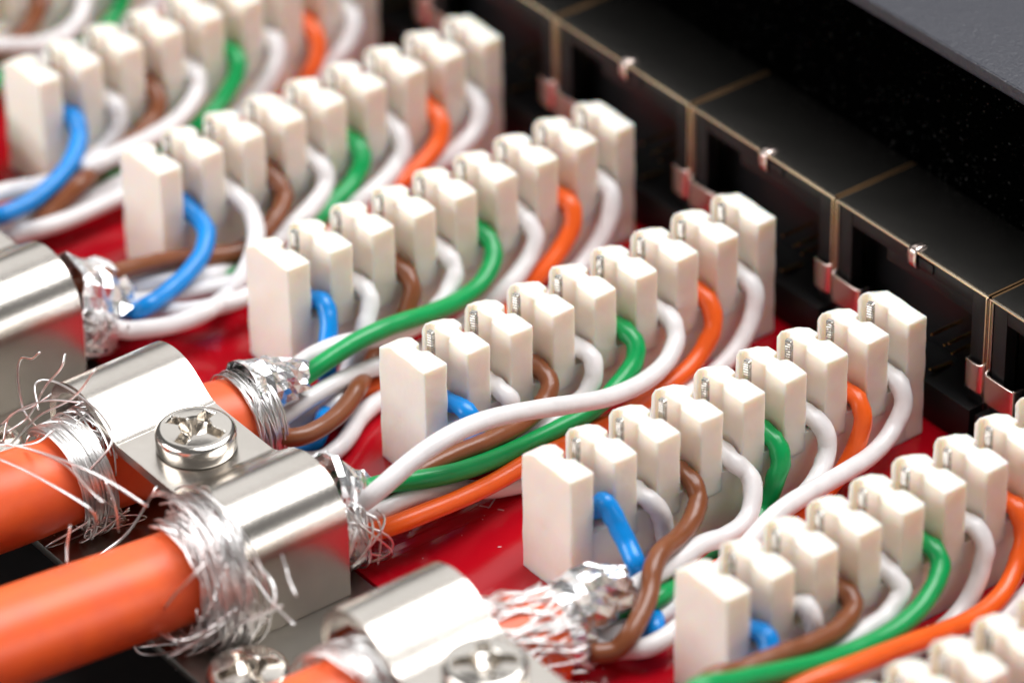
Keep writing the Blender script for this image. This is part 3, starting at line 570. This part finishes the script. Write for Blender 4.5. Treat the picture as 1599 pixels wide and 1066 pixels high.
clamp_desc = {1.114: 'nickel double cable clamp cut off by the left edge above the sharp clamp', 4.60: 'sharp nickel double clamp with cross head screw holding two thick orange cables', 8.086: 'blurred nickel clamp at the bottom edge, its screw half out of frame'}
for cx, d in clamp_desc.items():
    c = thing('cable_clamp', (cx, 0, 0), d, 'cable clamp', 'nickel double cable clamps')
    o = bpy.data.objects.new('strap', clamp_me); C.objects.link(o); o.parent = c
    s = bpy.data.objects.new('screw', screw_me); C.objects.link(s); s.parent = c
    s.location = (0, -1.61, .785); s.rotation_euler.z = {1.114: .6, 4.60: 0, 8.086: .55}[cx]
# earthing rail under the clamps
rail = thing('earthing_rail', (0, 0, 0), 'nickel rail lying under the clamps with round head screws between them', 'metal rail')
box('rail_plate', M['rail'], rail, -9, 18, -2.62, -1.0, -.09, -.004, .012)
for x in (6.343, 2.857):
    s = bpy.data.objects.new('screw', screw_me); C.objects.link(s); s.parent = rail; s.location = (x - .03, -2.38, .0); s.rotation_euler.z = .9

# ------------------------------------------------------------------ network jacks
YJ, YB, ZJ = 3.65, 4.46, 1.33
jack_desc = {-1: 'dark network jack just inside the top edge, left of all others', 0: 'dark metal jack at the top edge, behind the far end of the top left blocks', 1: 'shielded dark network jack in the upper middle, left of the seam with a bright clip', 2: 'dark shielded network jack behind the far end of the middle terminal blocks',
             3: 'large dark network jack nearest the camera shown whole, below the black housing', 4: 'dark network jack cut off by the right edge'}
def jack(i):
    x0 = .38 + (i) * P_ ; W = P_
    g = .008
    j = thing('network_jack', (x0, 0, 0), jack_desc[i], 'network jack', 'shielded network jacks in a row along the black housing')
    # shield: top sheet with folded front hem, side sheets
    bm = bmesh.new()
    box_bm(bm, g, W - g, YJ, YB, ZJ - .035, ZJ)
    bmesh.ops.bevel(bm, geom=bm.edges[:], offset=.012, segments=2, affect='EDGES')
    link('top_sheet', finish(bm), M['shield'], j)
    for xa in (g, W - g - .035):
        box('side_sheet', M['shield'], j, xa, xa + .035, YJ + .004, YB, .02, ZJ - .036, .008)
    # bright cut edges facing the camera
    for xa in (g + .006, W - g - .021):
        box('cut_edge', M['edge'], j, xa, xa + .015, YJ - .012, YJ + .006, .42, ZJ - .02, .005)
    box('cut_edge', M['edge'], j, g, W - g, YJ - .010, YJ + .004, ZJ - .022, ZJ - .008, .005)
    for xa in (g + .001, W - g - .017):                      # worn seam line beside each neighbour
        box('cut_edge', M['seam'], j, xa, xa + .016, YJ + .012, YB - .004, ZJ - .006, ZJ + .003, .002, 1)
    # black insert with a stepped opening
    box('insert_flange', M['blackplastic'], j, .05, .19, YJ + .01, YJ + .12, .1, ZJ - .04, .008)
    box('insert_flange', M['blackplastic'], j, W - .19, W - .05, YJ + .01, YJ + .12, .1, ZJ - .04, .008)
    box('insert_lintel', M['blackplastic'], j, .19, W - .19, YJ + .012, YJ + .12, ZJ - .16, ZJ - .04, .008)
    box('insert_step', M['blackplastic'], j, .55, W - .19, YJ + .05, YJ + .3, ZJ - .30, ZJ - .16, .008)
    box('insert_body', M['blackplastic'], j, .05, W - .05, YJ + .28, YB, .0, ZJ - .05, .01)
    box('insert_base', M['blackplastic'], j, .03, W - .03, YJ - .12, YJ + .28, .003, .34, .01)
    # small hooked clip in the middle of the top edge
    path = smooth_path([(0, YJ + .10, ZJ + .010), (0, YJ + .03, ZJ + .014), (0, YJ - .018, ZJ - .004), (0, YJ - .03, ZJ - .05), (0, YJ - .022, ZJ - .14), (0, YJ + .01, ZJ - .17)], 4)
    bm = bmesh.new(); rows = [[bm.verts.new((.86 + dx, p.y, p.z)) for dx in (0, .03, .06, .09)] for p in path]
    for a, b in zip(rows, rows[1:]):
        for q in range(3): bm.faces.new((a[q], b[q], b[q + 1], a[q + 1]))
    o = link('hook', finish(bm, True, 180), M['clip'], j); o.modifiers.new('t', 'SOLIDIFY').thickness = .022
    box('latch_slot', M['blackplastic'], j, .96, 1.12, YJ - .004, YJ + .02, ZJ - .13, ZJ - .045, .01)
    # spring clips at both lower corners
    for xa, xb, zt in ((.012, .34, .66), (W - .20, W - .014, .70)):
        left = xa < .5
        pts = [(xa, YJ + .02, 0), (xa + .005, YJ - .02, 0), (xa + .03, YJ - .035, 0), (xb - .05, YJ - .035, 0), (xb, YJ - .01, 0), (xb + .01, YJ + .06, 0)]
        path = smooth_path(pts, 4); bm = bmesh.new(); n = len(path); rows = []
        for q, p in enumerate(path):
            f = q / (n - 1); sag = .05 * math.exp(-((f - (.0 if left else 1)) * 5) ** 2)
            rows.append([bm.verts.new((p.x, p.y, z)) for z in (zt - .26, zt - .24, zt - .12, zt - .01 + sag, zt + sag)])
        for a, b in zip(rows, rows[1:]):
            for q in range(4): bm.faces.new((a[q], b[q], b[q + 1], a[q + 1]))
        bmesh.ops.recalc_face_normals(bm, faces=bm.faces[:])
        o = link('spring_clip', finish(bm, True, 180), M['clip'], j); o.modifiers.new('t', 'SOLIDIFY').thickness = .024
    # gold pins low in the opening, most hidden by the terminal block
    for px, pz in ((1.17, .70), (1.31, .68), (1.40, .65), (1.36, .72)):
        bm = bmesh.new(); tube_bm(bm, [(px, YJ + .27, pz), (px, YJ + .03, pz), (px, YJ - .03, pz)], [.014, .014, .010], 8)
        link('gold_pin', finish(bm), M['gold'], j)
    bm = bmesh.new(); tube_bm(bm, [(1.16, YJ + .2, .34), (1.18, YJ - .0, .37), (1.20, YJ - .06, .41)], [.02, .02, .008], 8)
    link('gold_pin', finish(bm), M['gold'], j)
for i in range(-1, 5): jack(i)

# ------------------------------------------------------------------ black housing
hs = thing('panel_housing', (0, 0, 0), 'black textured metal housing rising behind the network jacks', 'metal housing')
box('front_wall', M['housing'], hs, -9, 20, 4.47, 4.62, -.9, 2.41, .02)
box('top_cover', M['cover'], hs, -9, 20, 4.44, 12, 2.415, 2.535, .018, 3)
